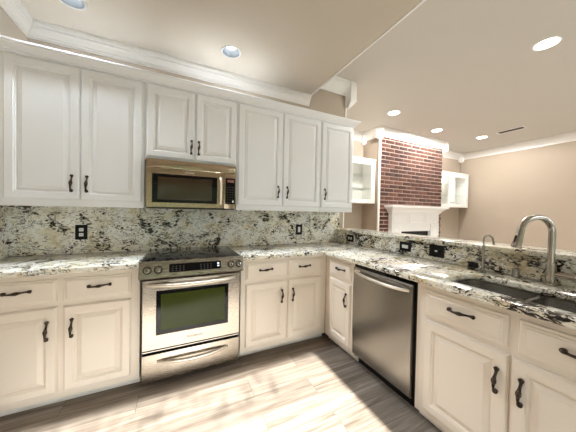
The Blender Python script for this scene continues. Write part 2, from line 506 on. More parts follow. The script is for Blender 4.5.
def pull(parent, x, z, yf, vertical, L=0.062):
    """wavy antique pull: pinched feet, swelling grip; follows Z or X"""
    mb = MB()
    n = 28
    pts, rad = [], []
    for i in range(n+1):
        t = -1 + 2*i/n
        a = abs(t)
        out = 0.004 + 0.022*(1-a**2.2) + 0.003*math.sin(6*t)
        w = 0.0042 + 0.0042*math.exp(-(t/0.28)**2) + 0.0045*math.exp(-((a-0.93)/0.13)**2)
        w += 0.0006*math.sin(42*t)*math.exp(-(t/0.5)**2)
        side = 0.0035*math.sin(PI*t)
        u = t*L
        pts.append((x+side, yf-out, z+u) if vertical else (x+u, yf-out, z+side))
        rad.append(w*1.4)
    mb.tube(pts, rad, 10)
    for sgn in (-1, 1):
        u = sgn*L*0.9
        c = (x, yf, z+u) if vertical else (x+u, yf, z)
        mb.lathe([(0.0095, -0.001), (0.0095, 0.003), (0.006, 0.007), (0.005, 0.012)], c, 12, 'y')
    return mb.build('handle', 'bronze', parent, 60)

def door(parent, x0, x1, z0, z1, yf, hx=None, hz=None, nm='door', m='cab_warm_lit'):
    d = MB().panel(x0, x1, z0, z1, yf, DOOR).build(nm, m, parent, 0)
    if hx is not None: pull(d, hx, hz, yf-0.021, True)
    return d
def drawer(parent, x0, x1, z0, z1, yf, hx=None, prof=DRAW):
    d = MB().panel(x0, x1, z0, z1, yf, prof).build('drawer', 'cab_warm_lit', parent, 0)
    pull(d, (x0+x1)/2 if hx is None else hx, (z0+z1)/2+0.012, yf-0.021, False, 0.066)
    return d

def carcass(parent, x0, x1, z0, z1, depth):
    """box open at the back, with a front frame; front frame plane at y=-depth"""
    return MB().box((x0, -depth, z0), (x1, -0.001, z1)).build('carcass', 'cab', parent, 0)

ZCB, ZCT = 0.922, 0.960      # countertop underside / top
def base_unit(label, x0, x1, rz=0.0, loc=(0, 0, 0), sink=False):
    """local: front faces -Y, frame plane y=-0.61"""
    t = thing('base_cabinet', label, 'cabinet', loc, rz)
    c = MB()
    if sink:      # open above so the bowls can hang in it
        c.box((x0, -0.61, 0.058), (x1, -0.585, ZCB-0.001), 0.0015)
        c.box((x0, -0.585, 0.058), (x1, -0.004, 0.70))
        c.box((x0, -0.585, 0.70), (x0+0.02, -0.004, ZCB-0.001)); c.box((x1-0.02, -0.585, 0.70), (x1, -0.004, ZCB-0.001))
    else:
        c.box((x0, -0.61, 0.058), (x1, -0.004, ZCB-0.001), 0.0015)
    c.build('carcass', 'cab_warm_lit', t, 20)
    MB().box((x0, -0.545, 0.0), (x1, -0.02, 0.060)).build('toe_kick', 'cab_warm_lit', t, 0)
    MB().sweep([(x0, -0.545), (x1, -0.545)], [(0.0, 0.0005), (0.014, 0.0005), (0.012, 0.02), (0.004, 0.034), (0.0, 0.036)]).build('shoe_moulding', 'trim', t, 25)
    return t

ZD1, ZD2, ZD3, ZD4 = 0.882, 0.731, 0.694, 0.108
# left of the range
b1 = base_unit('warm-lit double base cabinet left of the range, two drawers over two doors', XL+0.004, -0.008)
drawer(b1, -0.872, -0.484, ZD2, ZD1, -0.61, -0.672)
drawer(b1, -0.451, -0.0635, ZD2, ZD1, -0.61, -0.25)
door(b1, -0.872, -0.484, ZD4, ZD3, -0.61, -0.532, 0.545)
door(b1, -0.451, -0.0635, ZD4, ZD3, -0.61, -0.404, 0.545)
# right of the range up to the inside corner
b2 = base_unit('warm-lit double base cabinet between the range and the inside corner', 0.774, 1.7075)
drawer(b2, 0.819, 1.2356, ZD2, ZD1, -0.61, 1.01)
drawer(b2, 1.2495, 1.642, ZD2, ZD1, -0.61, 1.43)
door(b2, 0.819, 1.2356, ZD4, ZD3, -0.61, 1.178, 0.545)
door(b2, 1.2495, 1.642, ZD4, ZD3, -0.61, 1.298, 0.545)
# peninsula: local x = -world y, local -y = -world x
PX = 1.7085 + 0.61
RZ = -PI/2
def pen(loc=(PX, 0, 0)): return dict(loc=loc, rz=RZ)
b3 = base_unit('narrow warm-lit single door base cabinet in the corner beside the dishwasher', 0.613, 1.072, **pen())
drawer(b3, 0.700, 1.020, ZD2, ZD1, -0.61, 0.888)
door(b3, 0.700, 1.020, ZD4, ZD3, -0.61, 0.972, 0.545)
b4 = base_unit('wide warm-lit sink base cabinet below the sink, right of the dishwasher', 1.676, 2.69, sink=True, **pen())
drawer(b4, 1.735, 2.158, ZD2-0.006, ZD1, -0.61, 1.955, SINKD)
drawer(b4, 2.197, 2.612, ZD2-0.006, ZD1, -0.61, 2.405, SINKD)
door(b4, 1.735, 2.166, ZD4, ZD3, -0.61, 2.123, 0.548)
door(b4, 2.177, 2.612, ZD4, ZD3, -0.61, 2.216, 0.548)

# uppers
ZU0, ZU1 = 1.376, 2.475
def upper_unit(label, x0, x1, z0=ZU0):
    t = thing('wall_cabinet', label, 'cabinet', (0, 0, z0))
    MB().box((x0, -0.33, 0), (x1, -0.022, ZU1-z0), 0.0015).build('carcass', 'cab', t, 20)
    return t
def udoor(t, z0, x0, x1, za, zb, hx, hz):
    return door(t, x0, x1, za-z0, zb-z0, -0.33, hx, hz-z0, m='cab')
u1 = upper_unit('tall white double wall cabinet left of the microwave', XL+0.004, -0.014)
udoor(u1, ZU0, -0.868, -0.446, 1.427, 2.446, -0.492, 1.556)
udoor(u1, ZU0, -0.438, -0.031, 1.427, 2.446, -0.400, 1.556)
ZM = 1.803
u2 = upper_unit('short white double wall cabinet directly above the microwave', -0.012, 0.783, ZM)
udoor(u2, ZM, 0.000, 0.386, 1.828, 2.446, 0.360, 1.945)
udoor(u2, ZM, 0.398, 0.775, 1.828, 2.446, 0.424, 1.945)
u3 = upper_unit('tall white double wall cabinet right of the microwave', 0.785, 1.789)
udoor(u3, ZU0, 0.797, 1.285, 1.427, 2.446, 1.237, 1.582)
udoor(u3, ZU0, 1.297, 1.782, 1.427, 2.446, 1.345, 1.582)
u4 = upper_unit('tall narrow white wall cabinet with one door at the end of the run', 1.791, 2.287)
udoor(u4, ZU0, 1.798, 2.274, 1.427, 2.446, 1.846, 1.588)
ccp = [(-0.001, 2.4755), (-0.001, 2.462), (0.010, 2.462), (0.012, 2.474), (0.024, 2.480), (0.040, 2.497), (0.052, 2.508), (0.056, 2.518), (0.064, 2.520), (0.064, 2.532), (-0.02, 2.532), (-0.02, 2.4755)]
cc = MB().sweep([(XL+0.004, -0.3315), (2.2885, -0.3315), (2.2885, -0.002)], ccp).build('crown_moulding', 'cab', None, 0)
tag(cc, 'white crown moulding running along the top of the wall cabinets', 'moulding')

# ------------------------------------------------------------------ granite
bs = MB()
bs.box((XL+0.0205, -0.0205, ZCT+0.0006), (2.324, -0.0008, 1.1125))
bs.box((XL+0.0205, -0.0205, 1.1125), (2.335, -0.0008, ZU0-0.001))
tag(bs.build('backsplash', 'granite', None, 0), 'speckled granite slab backsplash on the wall behind the range', 'backsplash')
lb = MB().box((XL, -0.655, ZCT+0.0006), (XL+0.02, 0, ZU0-0.001))
tag(lb.build('backsplash', 'granite', None, 0), 'narrow strip of granite splash on the left wall at the photo edge', 'backsplash')
pb = MB().box((2.325, -2.70, ZCT+0.0006), (2.3445, -0.0005, 1.1125))
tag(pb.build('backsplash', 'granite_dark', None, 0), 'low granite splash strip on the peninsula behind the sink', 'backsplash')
lg = MB().box((2.285, -2.74, 1.1135), (2.58, -0.0212, 1.148), 0.010)
tag(lg.build('bar_ledge', 'granite', None, 30), 'raised granite bar ledge on top of the peninsula half wall', 'countertop')

def slab(mb, outline, holes=()):
    """countertop slab with eased edges from an outline, holes cut by boolean-free triangulation"""
    bm = bmesh.new()
    loops = [outline]+list(holes)
    for lp in loops:
        vs = [bm.verts.new((p[0], p[1], 0)) for p in lp]
        for i in range(len(vs)): bm.edges.new((vs[i], vs[(i+1) % len(vs)]))
    bmesh.ops.triangle_fill(bm, use_beauty=True, use_dissolve=False, edges=bm.edges[:])
    bm.verts.ensure_lookup_table()
    e = 0.008
    top = {}
    # flat faces at top and bottom
    def off(lp, d):
        P = [Vector(p) for p in lp]
        A = sum(P[i].x*P[(i+1) % len(P)].y - P[(i+1) % len(P)].x*P[i].y for i in range(len(P)))
        sg = 1 if A > 0 else -1
        out = []
        for i, p in enumerate(P):
            d0 = (p-P[i-1]).normalized(); d1 = (P[(i+1) % len(P)]-p).normalized()
            n0 = Vector((-d0.y, d0.x))*sg; n1 = Vector((-d1.y, d1.x))*sg
            out.append(p + (n0+n1)/(1+n0.dot(n1))*d)
        return out
    bm.free()
    for k, lp in enumerate(loops):
        s = 1 if k == 0 else -1
        prof = [(0.006, ZCB), (0.0, ZCB+0.006), (0.0, ZCT-0.012), (0.003, ZCT-0.004), (0.011, ZCT)]
        rings = []
        for d, z in prof:
            rings.append([(q.x, q.y, z) for q in off(lp, d*s)])
        mb.loft(rings, False, False)
    for z, d in ((ZCB, 0.006), (ZCT, 0.011)):
        b2 = bmesh.new()
        for k, lp in enumerate(loops):
            q = off(lp, d*(1 if k == 0 else -1))
            vs = [b2.verts.new((p.x, p.y, z)) for p in q]
            for i in range(len(vs)): b2.edges.new((vs[i], vs[(i+1) % len(vs)]))
        bmesh.ops.triangle_fill(b2, use_beauty=True, use_dissolve=False, edges=b2.edges[:])
        mp = {}
        for v in b2.verts: mp[v] = mb.bm.verts.new(v.co)
        for f in b2.faces: mb.bm.faces.new([mp[v] for v in f.verts])
        b2.free()
    bmesh.ops.remove_doubles(mb.bm, verts=mb.bm.verts[:], dist=0.0002)
    return mb
c1 = slab(MB(), [(XL+0.002, -0.655), (-0.004, -0.655), (-0.004, -0.001), (XL+0.002, -0.001)])
tag(c1.build('countertop', 'granite', None, 30), 'short granite countertop left of the range under the tall wall cabinet', 'countertop')
def rrect(x0, x1, y0, y1, r, n=6):
    out = []
    for cx, cy, a0 in ((x1-r, y1-r, 0), (x0+r, y1-r, PI/2), (x0+r, y0+r, PI), (x1-r, y0+r, 1.5*PI)):
        for k in range(n+1):
            a = a0 + PI/2*k/n
            out.append((cx+r*math.cos(a), cy+r*math.sin(a)))
    return out
BOWLS = [(1.775, 2.125, -2.135, -1.785), (1.775, 2.125, -2.545, -2.160)]
hole = rrect(1.775, 2.125, -2.545, -1.785, 0.07)
c2 = slab(MB(), [(0.766, -0.655), (1.655, -0.655), (1.655, -2.72), (2.324, -2.72), (2.324, -0.001), (0.766, -0.001)], [hole])
tag(c2.build('countertop', 'granite', None, 30), 'long granite countertop turning the corner and holding the sink', 'countertop')

# ------------------------------------------------------------------ range
rg = thing('range', 'stainless steel slide-in electric range between the base cabinets', 'range', (0, 0, 0))
MB().box((0.004, -0.655, 0.83), (0.758, -0.03, 0.9595)).box((0.004, -0.626, 0.03), (0.758, -0.03, 0.83)).build('body', 'darkgrey', rg, 0)
MB().box((0.02, -0.58, 0.0), (0.742, -0.05, 0.032)).build('base', 'black', rg, 0)
MB().box((0.001, -0.657, ZCT), (0.761, -0.024, ZCT+0.011), 0.003).build('cooktop', 'blackglass', rg, 30)
for (bx, by, br_) in ((0.20, -0.47, 0.105), (0.56, -0.47, 0.085), (0.20, -0.19, 0.08), (0.56, -0.19, 0.105)):
    MB().lathe([(br_, 0), (br_, 0.0006), (br_-0.004, 0.0006), (br_-0.004, 0)], (bx, by, ZCT+0.0112), 40, 'z', False, False).build('burner_ring', 'mark', rg, 0)
# sloping control panel (profile in y,z swept in x)
pp = [(-0.6565, 0.845), (-0.688, 0.842), (-0.694, 0.850), (-0.690, 0.872), (-0.668, 0.952), (-0.664, 0.968), (-0.6565, 0.970)]
MB().loft([[(x, y, z) for y, z in pp] for x in (-0.010, 0.777)]).build('control_panel', 'steel', rg, 35)
# panel face frame of reference
pa, pbv = Vector((0, -0.690, 0.872)), Vector((0, -0.668, 0.952))
pdir = (pbv-pa).normalized(); pn = Vector((0, -pdir.z, pdir.y))
def onpan(x, v, h): 
    p = pa + pdir*v + pn*h
    return (x, p.y, p.z)
def panbox(x0, x1, v0, v1, h0, h1):
    mb = MB()
    mb.loft([[onpan(x0, v0, h), onpan(x1, v0, h), onpan(x1, v1, h), onpan(x0, v1, h)] for h in (h0, h1)])
    return mb
panbox(0.185, 0.590, 0.002, 0.078, -0.002, 0.0030).build('display_bezel', 'nickel', rg, 0)
dsp = panbox(0.192, 0.583, 0.008, 0.072, -0.001, 0.0045).build('display', 'blackglass', rg, 0)
for i in range(12):
    for j in range(3):
        if 4 <= i <= 7: continue
        x = 0.212 + i*0.026
        panbox(x, x+0.010, 0.018+j*0.016, 0.022+j*0.016, 0.0044, 0.0048).build('key', 'mark', dsp, 0)
for j in range(2):
    tag(panbox(0.553, 0.569, 0.028+j*0.02, 0.038+j*0.02, 0.0044, 0.0049).build('indicator', 'lcd', dsp, 0), 'small lit white indicator')
for kx in (0.045, 0.118, 0.668, 0.735):
    k = MB()
    R_ = Matrix.Translation(Vector(onpan(kx, 0.036, 0))) @ Vector((0, 0, 1)).rotation_difference(pn).to_matrix().to_4x4()
    prof = [(0.024, -0.002), (0.024, 0.003), (0.0185, 0.004), (0.018, 0.022), (0.015, 0.026), (0.006, 0.027)]
    k.lathe(prof, (0, 0, 0), 24)
    k.box((-0.004, -0.017, 0.024), (0.004, 0.017, 0.031), 0.002)
    bmesh.ops.transform(k.bm, matrix=R_, verts=k.bm.verts[:])
    kn = k.build('knob', 'nickel', rg, 35)
    k2 = MB(); k2.lathe([(0.030, 0.0), (0.030, 0.004), (0.0225, 0.006), (0.0225, 0.0)], (0, 0, 0), 24, 'z', False, False)
    k2.box((-0.0018, -0.014, 0.0305), (0.0018, 0.016, 0.0325))
    bmesh.ops.transform(k2.bm, matrix=R_, verts=k2.bm.verts[:])
    k2.build('knob_trim', 'black', kn, 35)
# oven door with window
od = MB()
def framed(mb, x0, x1, z0, z1, a0, a1, c0, c1, y0, y1, e=0.004):
    """slab facing -Y with a recessed window a0..a1 x c0..c1"""
    R4 = lambda X0, X1, Z0, Z1, y: [(X0, y, Z0), (X1, y, Z0), (X1, y, Z1), (X0, y, Z1)]
    mb.loft([R4(x0, x1, z0, z1, y0), R4(x0, x1, z0, z1, y1+e), R4(x0+e, x1-e, z0+e, z1-e, y1), R4(a0, a1, c0, c1, y1), R4(a0+0.004, a1-0.004, c0+0.004, c1-0.004, y1+0.006)])
    return mb
framed(od, 0.012, 0.750, 0.288, 0.826, 0.104, 0.652, 0.398, 0.742, -0.627, -0.672)
odo = od.build('oven_door', 'steel', rg, 25)
MB().panel(0.105, 0.651, 0.399, 0.741, -0.660, [(0, 0), (0, 0.0075), (0.002, 0.009)]).build('window_surround', 'blackglass', odo, 0)
MB().panel(0.136, 0.622, 0.430, 0.712, -0.668, [(0, 0), (0, 0.0018), (0.001, 0.0022)]).build('window_pane', 'ovenglass', odo, 0)
def bowed(x0, x1, z, y0, bow, r, sag=0.0, n=20):
    pts, rad = [], []
    for i in range(n+1):
        t = -1+2*i/n
        pts.append((x0+(x1-x0)*(i/n), y0-bow*(1-abs(t)**2.6), z-sag*(1-t*t)))
        rad.append(r*(0.72+0.28*(1-t**4)))
    return pts, rad
p_, r_ = bowed(0.045, 0.712, 0.792, -0.668, 0.058, 0.015, 0.008)
MB().tube(p_, r_, 14).build('handle', 'hsteel', odo, 60)
def wordmark(txt, size, parent, M4, name, m, ext=0.0004):
    cu = bpy.data.curves.new(name, 'FONT')
    cu.body = txt; cu.size = size; cu.align_x = 'CENTER'; cu.align_y = 'CENTER'; cu.extrude = ext
    tmp = bpy.data.objects.new(name, cu)
    COL.objects.link(tmp)
    dg = bpy.context.evaluated_depsgraph_get()
    me = bpy.data.meshes.new_from_object(tmp.evaluated_get(dg))
    bpy.data.objects.remove(tmp)
    me.transform(M4)
    me.materials.clear(); me.materials.append(M[m])
    o = bpy.data.objects.new(name, me)
    COL.objects.link(o); o.parent = parent
    return o
FR = Matrix.Rotation(PI/2, 4, 'X')
wordmark('KitchenAid', 0.026, odo, Matrix.Translation((0.385, -0.6725, 0.345)) @ FR, 'brand_badge', 'darkgrey')
# drawer, dark vent gap
MB().box((0.014, -0.650, 0.255), (0.748, -0.627, 0.286)).build('vent_gap', 'black', rg, 0)
MB().box((0.014, -0.657, 0.268), (0.748, -0.630, 0.274)).build('vent_trim', 'nickel', rg, 0)
dw_ = MB().box((0.012, -0.670, 0.045), (0.750, -0.627, 0.252), 0.004).build('storage_drawer', 'steel', rg, 30)
p_, r_ = bowed(0.115, 0.650, 0.196, -0.668, 0.045, 0.014, 0.012)
MB().tube(p_, r_, 14).build('handle', 'hsteel', dw_, 60)

# ------------------------------------------------------------------ microwave
mw = thing('microwave', 'stainless over-the-range microwave mounted under the short wall cabinet', 'microwave', (0, 0, 1.377))
Z0 = 1.377
def mz(z): return z-Z0
MB().box((0.004, -0.385, 0.004), (0.760, -0.024, mz(1.800))).build('body', 'darkgrey', mw, 0)
MB().box((0.004, -0.409, mz(1.728)), (0.760, -0.386, mz(1.800)), 0.003).build('vent_panel', 'mwsteel', mw, 30)
mdo = framed(MB(), 0.004, 0.648, mz(1.386), mz(1.725), 0.050, 0.586, mz(1.428), mz(1.676), -0.386, -0.413, 0.003).build('door', 'mwsteel', mw, 25)
MB().panel(0.051, 0.585, mz(1.429), mz(1.675), -0.402, [(0, 0), (0, 0.0085), (0.002, 0.010)]).build('window_surround', 'blackglass', mdo, 0)
MB().panel(0.092, 0.540, mz(1.455), mz(1.650), -0.411, [(0, 0), (0, 0.0012), (0.001, 0.0016)]).build('window_pane', 'mwglass', mdo, 0)
hp = []
for i in range(15):
    t = -1+2*i/14
    hp.append((0.617, -0.412-0.030*(1-abs(t)**3), mz(1.555)+t*0.125))
MB().tube(hp, [0.0115]*15, 12).build('handle', 'hsteel', mdo, 60)
wordmark('KitchenAid', 0.017, mdo, Matrix.Translation((0.345, -0.4135, mz(1.7))) @ FR, 'brand_badge', 'white')
MB().box((0.651, -0.411, mz(1.386)), (0.760, -0.386, mz(1.725)), 0.003).build('control_frame', 'mwsteel', mw, 30)
cp = MB().panel(0.662, 0.756, mz(1.430), mz(1.680), -0.410, [(0, 0), (0, 0.003), (0.002, 0.004)]).build('control_panel', 'blackglass', mw, 0)
MB().box((0.680, -0.4146, mz(1.640)), (0.742, -0.4135, mz(1.664))).build('display', 'redmark', cp, 0)
for i in range(3):
    for j in range(7):
        MB().box((0.678+i*0.024, -0.4145, mz(1.445)+j*0.024), (0.678+i*0.024+0.010, -0.4135, mz(1.445)+j*0.024+0.006)).build('key', 'mark', cp, 0)
MB().box((0.728, -0.4148, mz(1.446)), (0.742, -0.4146+0.001, mz(1.466))).build('start_key', 'white', cp, 0)
MB().box((0.006, -0.408, 0.0), (0.758, -0.03, 0.0085)).build('underside', 'black', mw, 0)

# ------------------------------------------------------------------ dishwasher (local front -Y, turned to face -X)
DWX = 1.6885
dwt = thing('dishwasher', 'stainless steel dishwasher with bar handle set in the peninsula', 'dishwasher', (DWX, 0, 0), RZ)
MB().box((1.076, 0.03, 0.10), (1.671, 0.60, 0.920)).build('body', 'black', dwt, 0)
MB().box((1.076, 0.08, 0.0), (1.671, 0.58, 0.100)).build('toe_panel', 'black', dwt, 0)
ddo = MB().loft([[(x, y, z) for y, z in ((0.03, 0.105), (0.002, 0.105), (-0.006, 0.112), (-0.014, 0.40), (-0.014, 0.70), (-0.008, 0.875), (0.0, 0.886), (0.03, 0.886))] for x in (1.081, 1.657)]).build('door', 'dwsteel', dwt, 25)
MB().box((1.078, 0.006, 0.886), (1.669, 0.04, 0.9205)).build('control_strip', 'blackglass', dwt, 0)
p_, r_ = bowed(1.095, 1.632, 0.840, -0.010, 0.048, 0.0125, 0.004)
p_ = [(x, y, z+0.012*(1-i/20)) for i, (x, y, z) in enumerate(p_)]
MB().tube(p_, r_, 14).build('handle', 'hsteel', ddo, 60)
MB().box((1.100, -0.0105, 0.856), (1.158, -0.006, 0.870), 0.001).build('badge', 'hsteel', ddo, 0)

# ------------------------------------------------------------------ sink, faucets
sk = thing('sink', 'double bowl stainless undermount sink sunk in the granite countertop', 'sink', (1.95, -2.16, 0.74))
def bowl(mb, x0, x1, y0, y1, top, bot):
    mb.loft([[(p[0], p[1], top) for p in rrect(x0, x1, y0, y1, 0.06)],
             [(p[0], p[1], bot+0.03) for p in rrect(x0+0.006, x1-0.006, y0+0.006, y1-0.006, 0.055)],
             [(p[0], p[1], bot+0.008) for p in rrect(x0+0.014, x1-0.014, y0+0.014, y1-0.014, 0.05)],
             [(p[0], p[1], bot) for p in rrect(x0+0.034, x1-0.034, y0+0.034, y1-0.034, 0.03)]], False, True)
    return mb
for (x0, x1, y0, y1) in BOWLS:
    bo = bowl(MB(), x0-1.95+0.001, x1-1.95-0.001, y0+2.16+0.001, y1+2.16-0.001, 0.180, 0.004).build('bowl', 'sink', sk, 40)
    MB().lathe([(0.045, 0.005), (0.045, 0.008), (0.036, 0.008), (0.032, 0.0055)], ((x0+x1)/2-1.95, (y0+y1)/2+2.16, 0), 24, 'z', True, True).build('drain', 'chrome', bo, 40)
MB().box((-0.174, 0.003, 0.140), (0.174, 0.0235, 0.179), 0.004).build('divider', 'sink', sk, 30)

fc = thing('kitchen_faucet', 'tall gooseneck pull-down kitchen faucet in brushed nickel behind the sink', 'faucet', (2.245, -2.138, ZCT+0.001))
MB().lathe([(0.030, 0), (0.030, 0.006), (0.0235, 0.012), (0.0225, 0.118), (0.0205, 0.124)], (0, 0, 0), 28).build('body', 'nickel', fc, 35)
dirv = Vector((-0.19, 0.085, 0)).normalized()
Rr = 0.096
hz = 0.312
pts = [(0, 0, 0.10), (0, 0, 0.2), (0, 0, hz)]
for i in range(1, 19):
    a = PI*(1-i/18*0.94)
    q = dirv*(Rr+Rr*math.cos(a))
    pts.append((q.x, q.y, hz+Rr*math.sin(a)*0.95))
MB().tube(pts, 0.0172, 16).build('spout', 'nickel', fc, 60)
e = Vector(pts[-1]); dd = (Vector(pts[-1])-Vector(pts[-3])).normalized()
dd = (dd + Vector((0, 0, -0.6)) + dirv*0.02).normalized()
hd = [e + dd*t for t in (-0.004, 0.004, 0.012, 0.055, 0.105, 0.112)]
sh = MB().tube(hd, [0.0175, 0.0185, 0.0175, 0.0195, 0.0245, 0.0225], 20).build('spray_head', 'nickel', fc, 35)
bt = e + dd*0.062 + dirv*0.0185
MB().tube([bt-dd*0.024, bt-dd*0.012, bt+dd*0.012, bt+dd*0.024], [0.005, 0.0065, 0.0065, 0.005], 10).build('spray_button', 'black', sh, 40)
lv = MB().tube([(0.0, -0.012, 0.068), (0.0, -0.06, 0.068), (-0.002, -0.108, 0.068)], [0.019, 0.019, 0.019], 20).build('lever_hub', 'nickel', fc, 35)
MB().lathe([(0.006, -0.012), (0.021, -0.008), (0.021, 0.008), (0.006, 0.012)], (-0.002, -0.108, 0.068), 20, 'y').build('lever_cap', 'chrome', lv, 35)
MB().tube([(-0.002, -0.104, 0.078), (-0.004, -0.112, 0.115), (-0.006, -0.124, 0.170)], [0.011, 0.009, 0.010], 12).build('lever', 'nickel', lv, 40)

rf = thing('filter_faucet', 'small thin gooseneck drinking water faucet left of the tall faucet', 'faucet', (2.25, -1.795, ZCT+0.001))
MB().lathe([(0.018, 0), (0.018, 0.005), (0.010, 0.010), (0.0095, 0.055), (0.007, 0.060)], (0, 0, 0), 20).build('body', 'nickel', rf, 35)
pts = [(0, 0, 0.05), (0, 0, 0.13), (0, 0, 0.225)]
for i in range(1, 15):
    a = PI*(1-i/14*0.97)
    pts.append((-0.012*(1+math.cos(a)), -0.034*(1+math.cos(a)), 0.225+0.040*math.sin(a)))
pts.append((pts[-1][0], pts[-1][1]-0.002, pts[-1][2]-0.025))
MB().tube(pts, 0.0075, 12).build('spout', 'nickel', rf, 60)
MB().tube([(0, -0.006, 0.036), (-0.012, -0.035, 0.040), (-0.018, -0.052, 0.042)], [0.006, 0.005, 0.0065], 10).build('lever', 'nickel', rf, 40)

ag = MB().lathe([(0.024, 0), (0.024, 0.003), (0.0195, 0.004), (0.0195, 0.054), (0.0165, 0.060), (0.005, 0.061)], (0, 0, 0), 24).build('air_gap_cap', 'sink', None, 35)
ag.location = (2.27, -1.972, ZCT+0.001)
tag(ag, 'short round metal air gap cap between the two faucets', 'sink fitting')

# ------------------------------------------------------------------ outlets and switches
def plate(label, cat, loc, rz, w, h, kind, group=None):
    """cover plate facing local -Y, centre at origin"""
    t = thing('outlet' if kind != 'toggle' else 'light_switch', label, cat, loc, rz)
    MB().panel(-w/2, w/2, -h/2, h/2, 0.0, [(0, 0), (0, 0.003), (0.004, 0.006)]).build('cover_plate', 'black', t, 20)
    if kind == 'duplex_v':
        for s in (-1, 1):
            r = MB().panel(-0.016, 0.016, s*0.0225-0.0145, s*0.0225+0.0145, -0.0055, [(0, 0), (0, 0.0015), (0.002, 0.0025)]).build('socket', 'white', t, 0)
            sl = MB()
            for a in (-0.006, 0.006): sl.box((a-0.001, -0.0087, s*0.0225-0.003), (a+0.001, -0.0075, s*0.0225+0.006))
            sl.build('slots', 'black', r, 0)
    elif kind == 'duplex_h':
        for s in (-1, 1):
            r = MB().panel(s*0.0225-0.0145, s*0.0225+0.0145, -0.016, 0.016, -0.0055, [(0, 0), (0, 0.0015), (0.002, 0.0025)]).build('socket', 'white', t, 0)
            sl = MB()
            for a in (-0.006, 0.006): sl.box((s*0.0225-0.003, -0.0087, a-0.001), (s*0.0225+0.006, -0.0075, a+0.001))
            sl.build('slots', 'black', r, 0)
    elif kind == 'toggle':
        MB().panel(-0.017, 0.017, -0.034, 0.034, -0.0055, [(0, 0), (0, 0.001), (0.003, 0.003)]).build('rocker', 'white', t, 0)
    elif kind == 'rocker_h':
        MB().panel(-0.034, 0.034, -0.017, 0.017, -0.0055, [(0, 0), (0, 0.001), (0.003, 0.003)]).build('socket', 'white', t, 0)
    elif kind == 'blank':
        MB().panel(-0.034, 0.034, -0.017, 0.017, -0.0055, [(0, 0), (0, 0.001), (0.003, 0.002)]).build('insert', 'blackglass', t, 0)
        MB().panel(-0.012, 0.010, -0.007, 0.006, -0.0073, [(0, 0), (0, 0.001), (0.001, 0.002)]).build('button', 'white', t, 0)
    return t
plate('black outlet plate with white sockets on the backsplash left of the range', 'outlet', (-0.525, -0.0203, 1.150), 0, 0.086, 0.132, 'duplex_v')
plate('black plate with one white rocker on the backsplash right of the range', 'switch', (1.684, -0.0203, 1.140), 0, 0.092, 0.132, 'toggle')
SXP = 2.3247
plate('black outlet plate with two white sockets on the splash nearest the corner', 'outlet', (SXP, -0.272, 1.034), RZ, 0.126, 0.092, 'duplex_h')
plate('black plate with one wide white insert, middle of the peninsula splash', 'outlet', (SXP, -1.097, 1.040), RZ, 0.130, 0.092, 'rocker_h')
plate('large black plate with a tiny white button nearest the sink', 'outlet', (SXP, -1.412, 1.045), RZ, 0.134, 0.106, 'blank')

# ------------------------------------------------------------------ fireplace
fp = thing('fireplace', 'red brick chimney breast with white mantel and dark firebox', 'fireplace', (5.315, 1.034, 0))
FX = 5.315
bk = MB()
bx0, bx1 = 4.205-FX, 6.345-FX
rowh, bl, jt = 0.088, 0.285, 0.019
nrow = int(3.02/rowh)+1
for r in range(nrow):
    z0 = r*rowh; z1 = min(z0+rowh-jt, 3.03)
    if z0 > 3.02: break
    x = bx0 - (bl/2 if r % 2 else 0)
    while x < bx1-0.01:
        a, b = max(x, bx0), min(x+bl-jt, bx1)
        if b-a > 0.02 and not (a > 4.75-FX and b < 5.88-FX and z1 < 0.95):
            j = random.uniform(-0.002, 0.002)
            bk.box((a, -0.028+j, z0+0.002), (b, -0.003, z1), 0.003)
        x += bl
bk.build('brick_facing', 'brick', fp, 30)
mt = MB()
mt.box((bx0, -0.020, 0.96), (bx1, -0.0005, 3.03)); mt.box((bx0, -0.020, 0), (4.78-FX, -0.0005, 0.96)); mt.box((5.85-FX, -0.020, 0), (bx1, -0.0005, 0.96))
mt.build('mortar_bed', 'mortar', fp, 0)
mn = MB()
L0, L1 = 4.47-FX, 6.10-FX
mn.box((4.335-FX, -0.255, 1.505), (6.30-FX, -0.03, 1.552), 0.005)
mantel = mn.build('mantel_shelf', 'mantel', fp, 30)
bed = [(0.0, 1.375), (0.012, 1.375), (0.014, 1.395), (0.03, 1.405), (0.045, 1.44), (0.075, 1.47), (0.10, 1.488), (0.104, 1.5045), (0.0, 1.5045)]
MB().sweep([(L0, -0.03), (L0, -0.13), (L1, -0.13), (L1, -0.03)], bed).build('bed_moulding', 'mantel', mantel, 25)
MB().box((L0+0.002, -0.128, 1.13), (L1-0.002, -0.03, 1.42)).build('frieze', 'mantel', fp, 0)
for a, b in ((0.03, 0.52), (0.555, 1.075), (1.11, 1.60)):
    MB().panel(L0+a, L0+b, 1.165, 1.365, -0.128, [(0, 0), (0, 0.008), (0.012, 0.010), (0.02, 0.004)]).build('frieze_panel', 'mantel', fp, 20)
for x0 in (L0, L1-0.30):
    pil = MB().box((x0, -0.135, 0), (x0+0.30, -0.03, 1.13), 0.004).build('pilaster', 'mantel', fp, 30)
    MB().panel(x0+0.05, x0+0.25, 0.2, 1.07, -0.135, [(0, 0), (0, 0.006), (0.012, 0.008), (0.02, 0.003)]).build('panel', 'mantel', pil, 20)
    MB().box((x0-0.012, -0.15, 0), (x0+0.312, -0.03, 0.14), 0.004).build('plinth', 'mantel', pil, 30)
MB().box((L0+0.30, -0.115, 0.975), (L1-0.30, -0.03, 1.13)).build('header', 'mantel', fp, 0)
MB().box((4.775-FX, -0.06, 0.0), (5.795-FX, -0.031, 0.975)).build('firebox', 'firebox_black', fp, 0)  # even near-black slab filling the opening

